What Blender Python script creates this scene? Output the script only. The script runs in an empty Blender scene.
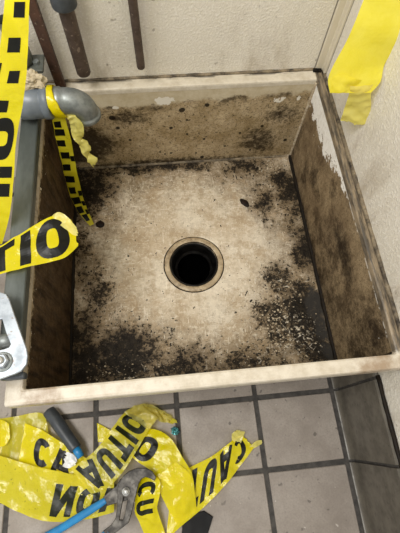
import bpy, bmesh, math, random
from mathutils import Vector, Euler, noise

random.seed(7)
scene = bpy.context.scene
COL = scene.collection

# ------------------------------------------------------------------ camera, light, exposure
RIM = 0.325                       # height of the sink rim above the tiles
CAM = Vector((0.2482, -0.092, RIM + 0.6515))
ROT = Euler((0.4021, -0.0286, -0.097), 'XYZ')
FPX = 400.5
cam = bpy.data.cameras.new('camera')
cam.sensor_fit = 'VERTICAL'
cam.sensor_height = 24.0
cam.lens = FPX / 533.0 * 24.0
cam.clip_start = 0.01
cam_o = bpy.data.objects.new('camera', cam)
cam_o.location = CAM
cam_o.rotation_euler = ROT
COL.objects.link(cam_o)
scene.camera = cam_o

world = bpy.data.worlds.new('room_light')
scene.world = world
world.use_nodes = True
bg = world.node_tree.nodes['Background']
bg.inputs[0].default_value = (1.0, 0.985, 0.96, 1)
bg.inputs[1].default_value = 0.72

def area(name, loc, target, size, size_y, power, col):
    l = bpy.data.lights.new(name, 'AREA')
    l.shape = 'RECTANGLE'
    l.size, l.size_y, l.energy, l.color = size, size_y, power, col
    o = bpy.data.objects.new(name, l)
    o.location = loc
    o.rotation_euler = (Vector(target) - Vector(loc)).to_track_quat('-Z', 'Y').to_euler()
    COL.objects.link(o)
    return o
area('ceiling_panel_light', (-0.45, -0.25, 2.4), (0.3, 0.25, 0.0), 1.2, 0.6, 42, (1.0, 0.98, 0.94))

vs = scene.view_settings
vs.view_transform = 'Standard'
vs.look = 'None'
vs.gamma = 1.0
vs.use_curve_mapping = False
vs.exposure = 0.16

# ------------------------------------------------------------------ helpers
RM = ROT.to_matrix()
def ray(u, v):
    return RM @ Vector(((u - 200) / FPX, -(v - 266.5) / FPX, -1.0))
def P(u, v, z):                    # point at height z above the floor
    d = ray(u, v)
    return CAM + d * ((z - CAM.z) / d.z)
def PD(u, v, dist):                # point at a given depth
    return CAM + ray(u, v) * dist
def PY(u, v, y):
    d = ray(u, v)
    return CAM + d * ((y - CAM.y) / d.y)

def lin(c):
    if isinstance(c, str):
        c = tuple(int(c[i:i + 2], 16) / 255 for i in (0, 2, 4))
    return tuple(x / 12.92 if x <= 0.04045 else ((x + 0.055) / 1.055) ** 2.4 for x in c) + (1.0,)

class NT:
    """small node-graph writer"""
    def __init__(s, name):
        s.mat = bpy.data.materials.new(name)
        s.mat.use_nodes = True
        s.t = s.mat.node_tree
        s.b = s.t.nodes['Principled BSDF']
        s.out = s.t.nodes['Material Output']
        s.pos = s.t.nodes.new('ShaderNodeTexCoord').outputs['Object']
    def n(s, kind, **kw):
        nd = s.t.nodes.new('ShaderNode' + kind)
        for k, v in kw.items():
            setattr(nd, k, v)
        return nd
    def put(s, sock, v):
        if v is None:
            return
        if isinstance(v, bpy.types.NodeSocket):
            s.t.links.new(v, sock)
        elif isinstance(v, (tuple, list)) and sock.type == 'RGBA' and len(v) == 3:
            sock.default_value = tuple(v) + (1,)
        else:
            sock.default_value = v
    def m(s, op, a, b=None, c=None, clamp=False):
        nd = s.n('Math', operation=op, use_clamp=clamp)
        s.put(nd.inputs[0], a); s.put(nd.inputs[1], b); s.put(nd.inputs[2], c)
        return nd.outputs[0]
    def vec(s, op, a, b=None):
        nd = s.n('VectorMath', operation=op)
        s.put(nd.inputs[0], a); s.put(nd.inputs[1], b)
        return nd.outputs['Value'] if op == 'LENGTH' else nd.outputs[0]
    def noise(s, scale, detail=4, rough=0.55, vec=None, stretch=None, dist=0.0, off=None):
        nd = s.n('TexNoise')
        v = vec or s.pos
        if stretch:
            v = s.vec('MULTIPLY', v, stretch)
        if off:
            v = s.vec('ADD', v, off)
        s.put(nd.inputs['Vector'], v)
        nd.inputs['Scale'].default_value = scale
        nd.inputs['Detail'].default_value = detail
        nd.inputs['Roughness'].default_value = rough
        nd.inputs['Distortion'].default_value = dist
        return nd.outputs['Fac']
    def voro(s, scale, feature='F1'):
        nd = s.n('TexVoronoi', feature=feature)
        s.put(nd.inputs['Vector'], s.pos)
        nd.inputs['Scale'].default_value = scale
        return nd.outputs['Distance']
    def ss(s, x, lo, hi, a=0.0, b=1.0):
        nd = s.n('MapRange', interpolation_type='SMOOTHSTEP')
        s.put(nd.inputs[0], x)
        for i, v in enumerate((lo, hi, a, b)):
            s.put(nd.inputs[i + 1], v)
        return nd.outputs[0]
    def mix(s, f, a, b):
        nd = s.n('Mix', data_type='RGBA')
        s.put(nd.inputs[0], f); s.put(nd.inputs[6], a); s.put(nd.inputs[7], b)
        return nd.outputs[2]
    def xyz(s):
        nd = s.n('SeparateXYZ')
        s.put(nd.inputs[0], s.pos)
        return nd.outputs
    def blob(s, c, r, k=1.0, vec=None):
        d = s.vec('MULTIPLY', s.vec('SUBTRACT', vec or s.pos, c), tuple(1 / x for x in r))
        return s.ss(s.vec('LENGTH', d), 0.15, 1.0, k, 0.0)
    def maxes(s, L):
        o = L[0]
        for x in L[1:]:
            o = s.m('MAXIMUM', o, x)
        return o
    def bump(s, h, strength=0.3, dist=0.002):
        nd = s.n('Bump')
        nd.inputs['Strength'].default_value = strength
        nd.inputs['Distance'].default_value = dist
        s.put(nd.inputs['Height'], h)
        s.put(s.b.inputs['Normal'], nd.outputs[0])
    def done(s, col, rough=0.6, metal=0.0, spec=0.5):
        s.put(s.b.inputs['Base Color'], col)
        s.put(s.b.inputs['Roughness'], rough)
        s.put(s.b.inputs['Metallic'], metal)
        s.b.inputs['Specular IOR Level'].default_value = spec
        return s.mat

def mesh_obj(name, verts, faces, mat, parent=None, smooth=False, origin=None):
    me = bpy.data.meshes.new(name)
    o3 = Vector(origin) if origin is not None else Vector((0, 0, 0))
    me.from_pydata([tuple(Vector(v) - o3) for v in verts], [], faces)
    me.materials.append(mat)
    if smooth:
        for p in me.polygons:
            p.use_smooth = True
    o = bpy.data.objects.new(name, me)
    COL.objects.link(o)
    if parent:
        o.parent = parent
        base = parent.get('_o', (0, 0, 0))
        o.location = o3 - Vector(base)
        o['_o'] = tuple(o3)
    else:
        o.location = o3
        o['_o'] = tuple(o3)
    return o

def bm_obj(name, bm, mat, parent=None, smooth=False, origin=None):
    bm.normal_update()
    verts = [v.co.copy() for v in bm.verts]
    bm.verts.index_update()
    faces = [[v.index for v in f.verts] for f in bm.faces]
    bm.free()
    return mesh_obj(name, verts, faces, mat, parent, smooth, origin)

def thing(name, loc, label, cat, group=None):
    o = bpy.data.objects.new(name, None)
    o.empty_display_size = 0.02
    o.location = loc
    COL.objects.link(o)
    o['_o'] = tuple(loc)
    return tag(o, label, cat, group)
def tag(o, label, cat, group=None):
    o['label'] = label
    o['category'] = cat
    if group:
        o['group'] = group
    return o
def struct(o, label=None, cat=None):
    o['kind'] = 'structure'
    if label:
        o['label'] = label
        o['category'] = cat
    return o

def box_bm(lo, hi, bev=0.0, seg=2):
    bm = bmesh.new()
    r = bmesh.ops.create_cube(bm, size=1.0)
    for v in r['verts']:
        v.co = Vector([lo[i] + (v.co[i] + 0.5) * (hi[i] - lo[i]) for i in range(3)])
    if bev:
        bmesh.ops.bevel(bm, geom=bm.edges[:], offset=bev, segments=seg, affect='EDGES', profile=0.6)
    return bm

def lathe(profile, n=48, axis_o=(0, 0, 0), M=None, close=False):
    """profile: (radius, height) pairs spun about local z"""
    verts, faces = [], []
    for r, h in profile:
        for k in range(n):
            a = 2 * math.pi * k / n
            v = Vector((r * math.cos(a), r * math.sin(a), h))
            if M:
                v = M @ v
            verts.append(v + Vector(axis_o))
    m = len(profile)
    for i in range(m - 1 if not close else m):
        for k in range(n):
            a, b = i * n + k, i * n + (k + 1) % n
            j = (i + 1) % m
            faces.append((a, b, j * n + (k + 1) % n, j * n + k))
    return verts, faces

def tube(path, radii, n=20, caps=True, flat=1.0, up=None):
    """swept tube along path; radii per point; flat squashes along the frame's second axis"""
    path = [Vector(p) for p in path]
    if not isinstance(radii, (list, tuple)):
        radii = [radii] * len(path)
    verts, faces = [], []
    ref = Vector(up) if up else Vector((0.13, 0.29, 0.95))
    for i, p in enumerate(path):
        t = (path[min(i + 1, len(path) - 1)] - path[max(i - 1, 0)]).normalized()
        a = (ref - t * ref.dot(t))
        if a.length < 1e-4:
            a = t.orthogonal()
        a.normalize()
        b = t.cross(a)
        for k in range(n):
            q = 2 * math.pi * k / n
            verts.append(p + radii[i] * (b * math.cos(q) + a * math.sin(q) * flat))
    for i in range(len(path) - 1):
        for k in range(n):
            faces.append((i * n + k, i * n + (k + 1) % n, (i + 1) * n + (k + 1) % n, (i + 1) * n + k))
    if caps:
        faces.append(tuple(range(n - 1, -1, -1)))
        faces.append(tuple((len(path) - 1) * n + k for k in range(n)))
    return verts, faces

def smooth_path(pts, n=8):
    pts = [Vector(p) for p in pts]
    out = []
    for i in range(len(pts) - 1):
        p0, p1, p2, p3 = pts[max(i - 1, 0)], pts[i], pts[i + 1], pts[min(i + 2, len(pts) - 1)]
        for k in range(n):
            out.append(catmull(p0, p1, p2, p3, k / n))
    out.append(pts[-1])
    return out
def catmull(p0, p1, p2, p3, t):
    return 0.5 * ((2 * p1) + (p2 - p0) * t + (2 * p0 - 5 * p1 + 4 * p2 - p3) * t * t + (3 * p1 - p0 - 3 * p2 + p3) * t ** 3)

def plate(name, outer, holes, thick, mat, parent, bev=0.0008, origin=None):
    """extruded outline with holes; outer = list of world points on one plane z"""
    cu = bpy.data.curves.new(name, 'CURVE')
    cu.dimensions = '2D'
    cu.fill_mode = 'BOTH'
    cu.extrude = max(thick / 2 - bev, 0.0001)
    cu.bevel_depth = bev
    cu.bevel_resolution = 1
    cu.offset = -bev
    z = outer[0].z
    for loop in [outer] + holes:
        sp = cu.splines.new('POLY')
        sp.points.add(len(loop) - 1)
        for p, q in zip(sp.points, loop):
            p.co = (q.x, q.y, 0, 1)
        sp.use_cyclic_u = True
    t = bpy.data.objects.new('tmp', cu)
    COL.objects.link(t)
    dg = bpy.context.evaluated_depsgraph_get()
    me = bpy.data.meshes.new_from_object(t.evaluated_get(dg))
    verts = [v.co + Vector((0, 0, z - thick / 2)) for v in me.vertices]
    faces = [tuple(p.vertices) for p in me.polygons]
    bpy.data.objects.remove(t)
    bpy.data.curves.remove(cu)
    bpy.data.meshes.remove(me)
    return mesh_obj(name, verts, faces, mat, parent, False, origin)

# ------------------------------------------------------------------ materials
def mat_frp():
    s = NT('cream_wall_panel')
    f = s.noise(230, 3, 0.6)
    big = s.noise(3.0, 5, 0.6)
    sp = s.ss(s.noise(60, 2, 0.5), 0.70, 0.76)
    z = s.xyz()[2]
    low = s.m('MULTIPLY', s.ss(z, RIM + 0.20, RIM, 0, 1), s.ss(s.noise(12, 6, 0.7, stretch=(1, 1, 0.35)), 0.46, 0.75))
    c = s.mix(s.ss(big, 0.3, 0.7), lin('dfd8ca'), lin('d6cebd'))
    c = s.mix(s.ss(f, 0.5, 0.7, 0, 0.7), c, lin('efeadf'))
    c = s.mix(s.m('MULTIPLY', low, 0.55), c, lin('8a7557'))
    c = s.mix(s.m('MULTIPLY', sp, 0.5), c, lin('6b5b45'))
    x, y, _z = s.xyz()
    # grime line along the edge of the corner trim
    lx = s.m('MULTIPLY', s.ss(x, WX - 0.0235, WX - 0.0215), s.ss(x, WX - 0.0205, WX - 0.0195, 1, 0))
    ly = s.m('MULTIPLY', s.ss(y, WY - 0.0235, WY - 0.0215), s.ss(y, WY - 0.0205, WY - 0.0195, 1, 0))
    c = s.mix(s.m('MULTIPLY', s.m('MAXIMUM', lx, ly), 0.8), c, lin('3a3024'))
    s.bump(f, 0.9, 0.0022)
    return s.done(c, s.ss(f, 0.3, 0.7, 0.36, 0.55))

def mat_tile():
    s = NT('taupe_quarry_tile')
    inf = s.n('ObjectInfo').outputs['Random']
    off = s.n('CombineXYZ')
    s.put(off.inputs[0], s.m('MULTIPLY', inf, 37.0))
    s.put(off.inputs[1], s.m('MULTIPLY', inf, 91.0))
    pos = s.vec('ADD', s.pos, off.outputs[0])
    a = s.noise(14, 6, 0.65, vec=pos)
    b = s.noise(240, 3, 0.6, vec=pos)
    c = s.mix(s.ss(a, 0.3, 0.72), lin('938a80'), lin('7b7167'))
    c = s.mix(s.ss(b, 0.35, 0.8, 0, 0.55), c, lin('6e655c'))
    c = s.mix(s.ss(s.noise(55, 2, 0.5, vec=pos), 0.66, 0.72, 0, 0.8), c, lin('4a433c'))
    c = s.mix(s.ss(s.noise(75, 2, 0.5, vec=pos, off=(5, 3, 1)), 0.72, 0.75, 0, 0.7), c, lin('c2bab0'))
    c = s.mix(s.m('MULTIPLY', inf, 0.25), c, lin('8a8076'))
    s.bump(b, 0.25, 0.001)
    return s.done(c, s.ss(a, 0.2, 0.8, 0.38, 0.6))

def mat_grout():
    s = NT('dark_grout')
    a = s.noise(60, 5, 0.7)
    c = s.mix(s.ss(a, 0.3, 0.75), lin('2b2825'), lin('4a4641'))
    s.bump(a, 0.6, 0.002)
    return s.done(c, 0.8)

def mat_basin_floor():
    s = NT('mould_stained_basin')
    H = RIM - 0.264
    raw = s.pos
    warp = s.n('TexNoise'); s.put(warp.inputs['Vector'], raw)
    warp.inputs['Scale'].default_value = 11; warp.inputs['Detail'].default_value = 5
    wv = s.vec('MULTIPLY', s.vec('SUBTRACT', warp.outputs['Color'], (0.5, 0.5, 0.5)), (0.10, 0.10, 0))
    wp_ = s.vec('ADD', raw, wv)
    def B(x, y, rx, ry, k):
        d = s.vec('MULTIPLY', s.vec('SUBTRACT', wp_, (x, y, H)), (1 / rx, 1 / ry, 2.0))
        return s.ss(s.vec('LENGTH', d), 0.0, 1.0, k, 0.0)
    D = s.maxes([
        B(0.115, 0.085, 0.19, 0.13, 0.74), B(0.04, 0.06, 0.13, 0.15, 0.64), B(0.25, 0.055, 0.19, 0.10, 0.52),
        B(0.06, 0.26, 0.11, 0.14, 0.42), B(0.03, 0.15, 0.11, 0.14, 0.55), B(0.02, 0.55, 0.15, 0.18, 0.72), B(0.0, 0.38, 0.09, 0.22, 0.50),
        B(0.22, 0.61, 0.34, 0.06, 0.60), B(0.47, 0.585, 0.16, 0.09, 0.50), B(0.575, 0.49, 0.10, 0.15, 0.60), B(0.50, 0.47, 0.09, 0.16, 0.45),
        B(0.595, 0.33, 0.08, 0.18, 0.62), B(0.555, 0.15, 0.13, 0.17, 0.80), B(0.465, 0.145, 0.10, 0.12, 0.66), B(0.585, 0.06, 0.13, 0.15, 0.72),
        B(0.38, 0.045, 0.22, 0.09, 0.50), B(0.50, 0.24, 0.09, 0.11, 0.50)])
    rad = s.vec('LENGTH', s.vec('MULTIPLY', s.vec('SUBTRACT', wp_, (0.30, 0.33, H)), (1.0, 1.0, 0.0)))
    outer_ = s.ss(rad, 0.12, 0.29)              # the scrubbed disc round the drain stays cleaner
    n0 = s.noise(17, 7, 0.7)
    n1 = s.noise(42, 7, 0.75)
    n2 = s.noise(130, 5, 0.75)
    n3 = s.noise(70, 5, 0.7, off=(6, 2, 1), dist=0.5)
    fine = s.noise(380, 3, 0.7)
    mid = s.noise(8, 6, 0.6)
    c = s.mix(s.ss(mid, 0.35, 0.66), lin('d6cab5'), lin('b9a78c'))
    c = s.mix(s.m('MULTIPLY', outer_, s.ss(n0, 0.36, 0.6, 0.35, 1.0)), c, lin('7d6c53'))
    c = s.mix(s.m('MULTIPLY', s.ss(n3, 0.46, 0.64, 0, 0.8), s.m('ADD', s.m('MULTIPLY', outer_, 0.7), 0.3)), c, lin('6f5d45'))
    c = s.mix(s.ss(s.noise(22, 6, 0.65, off=(5, 5, 5)), 0.46, 0.62, 0, 0.6), c, lin('a18b6c'))
    c = s.mix(s.ss(n1, 0.54, 0.66, 0, 0.6), c, lin('e4d9c4'))
    c = s.mix(s.ss(n2, 0.53, 0.66, 0, 0.5), c, lin('e6dcc8'))
    c = s.mix(s.m('MULTIPLY', s.ss(fine, 0.52, 0.72, 0, 0.8), s.m('ADD', s.m('MULTIPLY', outer_, 0.75), 0.22)), c, lin('6f5f47'))
    sc = s.noise(40, 3, 0.5, stretch=(1, 16, 1), dist=0.7)
    sc2 = s.noise(34, 3, 0.5, stretch=(14, 1, 1), dist=0.9, off=(7, 2, 0))
    c = s.mix(s.ss(s.m('MAXIMUM', sc, sc2), 0.63, 0.70, 0, 0.6), c, lin('ece3d0'))
    sk = s.noise(26, 3, 0.5, stretch=(9, 7, 1), dist=1.5, off=(2, 8, 0))
    c = s.mix(s.ss(sk, 0.66, 0.70, 0, 0.5), c, lin('4a3d2c'))
    br = s.ss(s.m('ADD', D, s.m('ADD', s.m('MULTIPLY', s.m('SUBTRACT', n1, 0.5), 1.1), s.m('MULTIPLY', s.m('SUBTRACT', n2, 0.5), 0.6))), 0.12, 0.46)
    c = s.mix(s.m('MULTIPLY', br, 0.88), c, s.mix(s.ss(n2, 0.4, 0.6), lin('4a3c2a'), lin('7c6a50')))
    nn = s.m('ADD', s.m('ADD', s.m('MULTIPLY', s.m('SUBTRACT', n0, 0.5), 0.9), s.m('MULTIPLY', s.m('SUBTRACT', n1, 0.5), 1.5)), s.m('MULTIPLY', s.m('SUBTRACT', n2, 0.5), 1.5))
    bk = s.ss(s.m('ADD', D, nn), 0.37, 0.56)
    dots = s.m('MULTIPLY', s.ss(s.noise(125, 2, 0.5, off=(1, 9, 0)), 0.61, 0.65), s.ss(s.m('ADD', s.m('MULTIPLY', D, 1.3), s.m('MULTIPLY', mid, 0.5)), 0.38, 0.62))
    few = s.ss(s.noise(85, 2, 0.5, off=(4, 4, 2)), 0.715, 0.735)
    bk = s.m('MAXIMUM', bk, s.m('MAXIMUM', dots, few))
    c = s.mix(s.m('MULTIPLY', bk, 0.96), c, s.mix(s.ss(n2, 0.42, 0.64), lin('0b0907'), lin('241e16')))
    cr = s.maxes([B(0.50, 0.23, 0.13, 0.11, 0.55), B(0.52, 0.10, 0.16, 0.12, 0.66), B(0.44, 0.07, 0.13, 0.09, 0.55), B(0.14, 0.05, 0.22, 0.10, 0.48), B(0.55, 0.58, 0.09, 0.08, 0.55), B(0.10, 0.16, 0.12, 0.12, 0.4)])
    lime = s.ss(s.m('ADD', cr, s.m('MULTIPLY', s.m('SUBTRACT', s.noise(95, 4, 0.7, off=(2, 2, 5), dist=1.0), 0.5), 2.6)), 0.66, 0.86)
    c = s.mix(s.m('MULTIPLY', lime, 0.85), c, s.mix(s.ss(n2, 0.4, 0.6), lin('8f7f66'), lin('ddd3c0')))
    gs = s.ss(s.m('ADD', s.maxes([B(0.59, 0.16, 0.05, 0.17, 0.75), B(0.595, 0.05, 0.06, 0.1, 0.7)]), s.m('MULTIPLY', s.m('SUBTRACT', n1, 0.5), 0.9)), 0.34, 0.6)
    c = s.mix(s.m('MULTIPLY', gs, 0.8), c, lin('34312d'))
    s.bump(s.m('ADD', s.m('MULTIPLY', n2, 0.6), s.m('ADD', s.m('MULTIPLY', lime, 0.7), s.m('MULTIPLY', fine, 0.3))), 0.7, 0.0025)
    return s.done(c, s.ss(n1, 0.3, 0.7, 0.48, 0.75), spec=0.14)

def mat_basin_wall(kind):
    s = NT('stained_%s_basin_wall' % kind)
    x, y, z = s.xyz()
    n1 = s.noise(16, 8, 0.75)
    n2 = s.noise(90, 5, 0.75)
    fine = s.noise(300, 3, 0.6)
    depth = s.m('SUBTRACT', RIM, z)            # 0 at the rim, .264 at the basin floor
    cream = lin('cabfa6')
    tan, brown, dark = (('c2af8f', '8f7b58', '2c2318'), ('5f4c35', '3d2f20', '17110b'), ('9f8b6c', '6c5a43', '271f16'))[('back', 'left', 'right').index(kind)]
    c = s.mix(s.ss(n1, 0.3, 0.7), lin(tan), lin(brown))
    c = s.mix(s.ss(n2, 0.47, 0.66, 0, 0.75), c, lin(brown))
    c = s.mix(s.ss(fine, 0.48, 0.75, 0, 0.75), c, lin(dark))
    if kind == 'back':
        bl = s.maxes([s.blob((0.02, 0.612, RIM - 0.17), (0.17, 0.5, 0.13), 0.85), s.blob((0.17, 0.612, RIM - 0.09), (0.10, 0.5, 0.06), 0.45),
                      s.blob((0.54, 0.612, RIM - 0.10), (0.09, 0.5, 0.06), 0.55), s.blob((0.50, 0.612, RIM - 0.19), (0.10, 0.5, 0.09), 0.5), s.blob((0.25, 0.612, RIM - 0.27), (0.5, 0.5, 0.05), 0.65)])
        dk = s.ss(s.m('ADD', bl, s.m('ADD', s.m('MULTIPLY', s.m('SUBTRACT', n1, 0.5), 1.3), s.m('MULTIPLY', s.m('SUBTRACT', n2, 0.5), 0.8))), 0.24, 0.66)
        c = s.mix(s.m('MULTIPLY', dk, 0.88), c, lin('20170e'))
        spots = [s.blob(tuple(PY(u, v_, 0.612)), (r_, 0.5, r_), 1.0) for u, v_, r_ in ((171, 128, .0075), (187, 120, .005), (187, 134, .005), (204, 139, .006), (165, 154, .005), (171, 153, .006), (202, 157, .009), (182, 110, .012), (207, 105, .009), (160, 152, .005), (240, 133, .006), (262, 126, .007), (250, 150, .006), (225, 146, .005), (130, 140, .006), (118, 128, .008), (112, 118, .012), (196, 153, .005), (285, 140, .008))]
        c = s.mix(s.m('MULTIPLY', s.ss(s.m('ADD', s.maxes(spots), s.m('MULTIPLY', s.m('SUBTRACT', n2, 0.5), 0.8)), 0.25, 0.6), 0.92), c, lin('17100a'))
        dots = s.ss(s.noise(85, 3, 0.6, off=(3, 0, 1)), 0.61, 0.67)
        c = s.mix(s.m('MULTIPLY', dots, 0.75), c, lin('2a1e12'))
        # unstained band under the rim, with a grimy tide line
        edge = s.m('ADD', depth, s.m('MULTIPLY', s.m('SUBTRACT', s.noise(22, 6, 0.7), 0.5), 0.06))
        slope = s.m('ADD', edge, s.m('MULTIPLY', x, 0.045))
        cl = s.ss(slope, 0.052, 0.066, 1.0, 0.0)
        tide = s.m('MULTIPLY', s.ss(slope, 0.054, 0.062), s.ss(slope, 0.062, 0.085, 1, 0))
        c = s.mix(s.m('MULTIPLY', cl, 0.9), c, s.mix(s.ss(n1, 0.35, 0.7), cream, lin('b5a688')))
        c = s.mix(s.m('MULTIPLY', s.m('MULTIPLY', tide, s.ss(s.noise(30, 4, 0.6, off=(1, 5, 2)), 0.45, 0.62)), 0.8), c, lin('2e2317'))
        chip = s.maxes([s.blob((0.255, 0.612, RIM - 0.040), (0.036, 0.5, 0.024), 0.9), s.blob((0.145, 0.612, RIM - 0.052), (0.016, 0.5, 0.010), 0.8),
                        s.blob((0.525, 0.612, RIM - 0.055), (0.026, 0.5, 0.018), 0.62), s.blob((0.57, 0.612, RIM - 0.05), (0.012, 0.5, 0.018), 0.62)])
        ch = s.ss(s.m('ADD', chip, s.m('MULTIPLY', s.m('SUBTRACT', s.noise(60, 4, 0.6, off=(8, 1, 0), stretch=(1, 1, 0.7)), 0.5), 1.6)), 0.46, 0.52)
        ch = s.m('MULTIPLY', ch, s.ss(chip, 0.05, 0.2))
        c = s.mix(ch, c, lin('dcd6c8'))
    elif kind == 'right':
        bl = s.maxes([s.blob((0.6, 0.45, RIM - 0.14), (0.5, 0.10, 0.06), 0.55), s.blob((0.6, 0.36, RIM - 0.07), (0.5, 0.05, 0.05), 0.5), s.blob((0.6, 0.22, RIM - 0.10), (0.5, 0.14, 0.06), 0.7),
                      s.blob((0.6, 0.02, RIM - 0.12), (0.5, 0.22, 0.24), 0.60), s.blob((0.6, 0.20, RIM - 0.20), (0.5, 0.30, 0.16), 0.50), s.blob((0.6, 0.3, RIM - 0.27), (0.5, 0.45, 0.05), 0.75), s.blob((0.6, 0.60, RIM - 0.2), (0.5, 0.03, 0.12), 0.5), s.blob((0.6, 0.50, RIM - 0.20), (0.5, 0.05, 0.07), 0.5)])
        dk = s.ss(s.m('ADD', bl, s.m('ADD', s.m('MULTIPLY', s.m('SUBTRACT', n1, 0.5), 1.8), s.m('MULTIPLY', s.m('SUBTRACT', n2, 0.5), 1.0))), 0.10, 0.95)
        c = s.mix(s.m('MULTIPLY', dk, 0.9), c, lin('1e160e'))
        # peeled coating: bare pale patch below the rim, narrowing towards the front
        jag = s.m('MULTIPLY', s.m('SUBTRACT', s.noise(42, 5, 0.7, stretch=(1, 0.6, 1)), 0.5), 0.13)
        lim = s.m('MULTIPLY', s.ss(y, 0.27, 0.50), 0.062)
        pk = s.ss(s.m('SUBTRACT', s.m('ADD', lim, jag), depth), -0.004, 0.0)
        pk = s.m('MULTIPLY', pk, s.ss(y, 0.28, 0.34))
        line = s.m('MULTIPLY', s.ss(depth, 0.018, 0.011), s.ss(s.noise(60, 3, 0.6, off=(0, 4, 0)), 0.50, 0.55))
        few = s.m('MULTIPLY', s.ss(s.noise(65, 3, 0.6, off=(9, 4, 3), stretch=(1, 0.6, 1)), 0.70, 0.72), s.ss(y, 0.16, 0.08))
        pk = s.maxes([pk, line, few])
        c = s.mix(pk, c, s.mix(s.ss(n2, 0.4, 0.7), lin('f0ede6'), lin('dcd7cc')))
    else:
        st = s.noise(30, 5, 0.7, stretch=(1, 2.0, 0.35))
        c = s.mix(s.ss(st, 0.42, 0.7, 0, 0.9), c, lin('130d08'))
        worn = s.ss(s.m('ADD', depth, s.m('MULTIPLY', s.m('SUBTRACT', s.noise(45, 5, 0.7), 0.5), 0.05)), 0.014, 0.022, 1, 0)
        c = s.mix(s.m('MULTIPLY', worn, 0.9), c, lin('a8987c'))
        ch = s.m('MULTIPLY', s.ss(s.noise(90, 3, 0.6, off=(0, 7, 2)), 0.66, 0.69), s.ss(depth, 0.06, 0.02))
        c = s.mix(ch, c, lin('d8cfbd'))
    s.bump(s.m('ADD', n2, s.m('MULTIPLY', fine, 0.4)), 0.4, 0.0015)
    return s.done(c, s.ss(n1, 0.3, 0.7, 0.5, 0.8), spec=0.14)

def mat_rim():
    s = NT('cream_sink_rim')
    x, y, z = s.xyz()
    a = s.noise(45, 6, 0.7)
    b = s.noise(220, 3, 0.6)
    c = s.mix(s.ss(a, 0.35, 0.7), lin('cac1b0'), lin('b5aa96'))
    c = s.mix(s.ss(b, 0.55, 0.8, 0, 0.45), c, lin('a8987b'))
    st = s.maxes([s.blob((0.03, -0.012, RIM), (0.06, 0.5, 0.5), 0.7), s.blob((0.56, -0.012, RIM), (0.07, 0.5, 0.5), 0.7), s.blob((0.63, -0.02, RIM), (0.05, 0.06, 0.5), 1.0)])
    st = s.ss(s.m('ADD', st, s.m('MULTIPLY', s.m('SUBTRACT', a, 0.5), 1.2)), 0.25, 0.9)
    c = s.mix(s.m('MULTIPLY', st, 0.6), c, lin('7d5c3a'))
    # the side against the right wall is coated with brown grime
    gr = s.m('MULTIPLY', s.ss(x, 0.594, 0.600), s.ss(y, -0.02, 0.02))
    gr = s.m('MULTIPLY', s.ss(s.m('ADD', gr, s.m('MULTIPLY', s.m('SUBTRACT', a, 0.5), 1.0)), 0.35, 0.75), s.ss(x, 0.594, 0.599))
    c = s.mix(s.m('MULTIPLY', gr, 0.92), c, s.mix(s.ss(s.noise(50, 5, 0.7, stretch=(3, 0.35, 1), off=(2, 0, 0)), 0.38, 0.64), lin('2a2118'), lin('85745b')))
    dk = s.m('MULTIPLY', s.ss(x, 0.612, 0.616), s.ss(s.noise(40, 4, 0.6, off=(4, 0, 0)), 0.38, 0.5))
    c = s.mix(s.m('MULTIPLY', dk, 0.9), c, lin('2c241b'))
    back = s.m('MULTIPLY', s.ss(y, 0.630, 0.638), s.ss(s.noise(28, 5, 0.65, off=(4, 0, 7), stretch=(0.4, 1, 1)), 0.47, 0.56))
    c = s.mix(s.m('MULTIPLY', back, 0.9), c, lin('261e16'))
    left = s.ss(s.m('SUBTRACT', s.m('MULTIPLY', x, -1.0), s.m('MULTIPLY', s.m('SUBTRACT', a, 0.5), 0.02)), -0.003, 0.004)
    left = s.m('MULTIPLY', left, s.ss(y, 0.0, 0.06))
    c = s.mix(s.m('MULTIPLY', left, 0.85), c, lin('5d4e38'))
    s.bump(b, 0.2, 0.001)
    return s.done(c, 0.42)

def mat_simple(name, c1, c2, scale=30, rough=(0.4, 0.6), metal=0.0, bump=0.15, spec=0.5, stretch=None, spots=None):
    s = NT(name)
    a = s.noise(scale, 5, 0.65, stretch=stretch)
    c = s.mix(s.ss(a, 0.3, 0.7), lin(c1), lin(c2))
    if spots:
        c = s.mix(s.ss(s.noise(scale * 3, 3, 0.6, off=(3, 2, 1)), 0.62, 0.68, 0, 0.8), c, lin(spots))
    if bump:
        s.bump(a, bump, 0.0012)
    return s.done(c, s.ss(a, 0.3, 0.7, rough[0], rough[1]), metal, spec)

def mat_tape(name, c1, c2, clear=0.14, trans=0.35, dirt=0.0):
    s = NT(name)
    a = s.noise(25, 4, 0.6)
    b = s.noise(130, 3, 0.6)
    c = s.mix(s.ss(a, 0.3, 0.7), lin(c1), lin(c2))
    if dirt:
        c = s.mix(s.ss(s.noise(160, 4, 0.7, stretch=(1, 1, 1)), 0.60, 0.70, 0, dirt), c, lin('6f6a1c'))
    s.bump(s.m('ADD', a, s.m('MULTIPLY', b, 0.25)), 0.45, 0.006)
    s.done(c, 0.17)
    tr = s.n('BsdfTranslucent'); s.put(tr.inputs[0], c)
    m1 = s.n('MixShader'); m1.inputs[0].default_value = trans
    s.t.links.new(s.b.outputs[0], m1.inputs[1]); s.t.links.new(tr.outputs[0], m1.inputs[2])
    tp = s.n('BsdfTransparent'); s.put(tp.inputs[0], lin('fff27a'))
    m2 = s.n('MixShader'); m2.inputs[0].default_value = clear
    s.t.links.new(m1.outputs[0], m2.inputs[1]); s.t.links.new(tp.outputs[0], m2.inputs[2])
    s.t.links.new(m2.outputs[0], s.out.inputs[0])
    return s.mat

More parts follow.
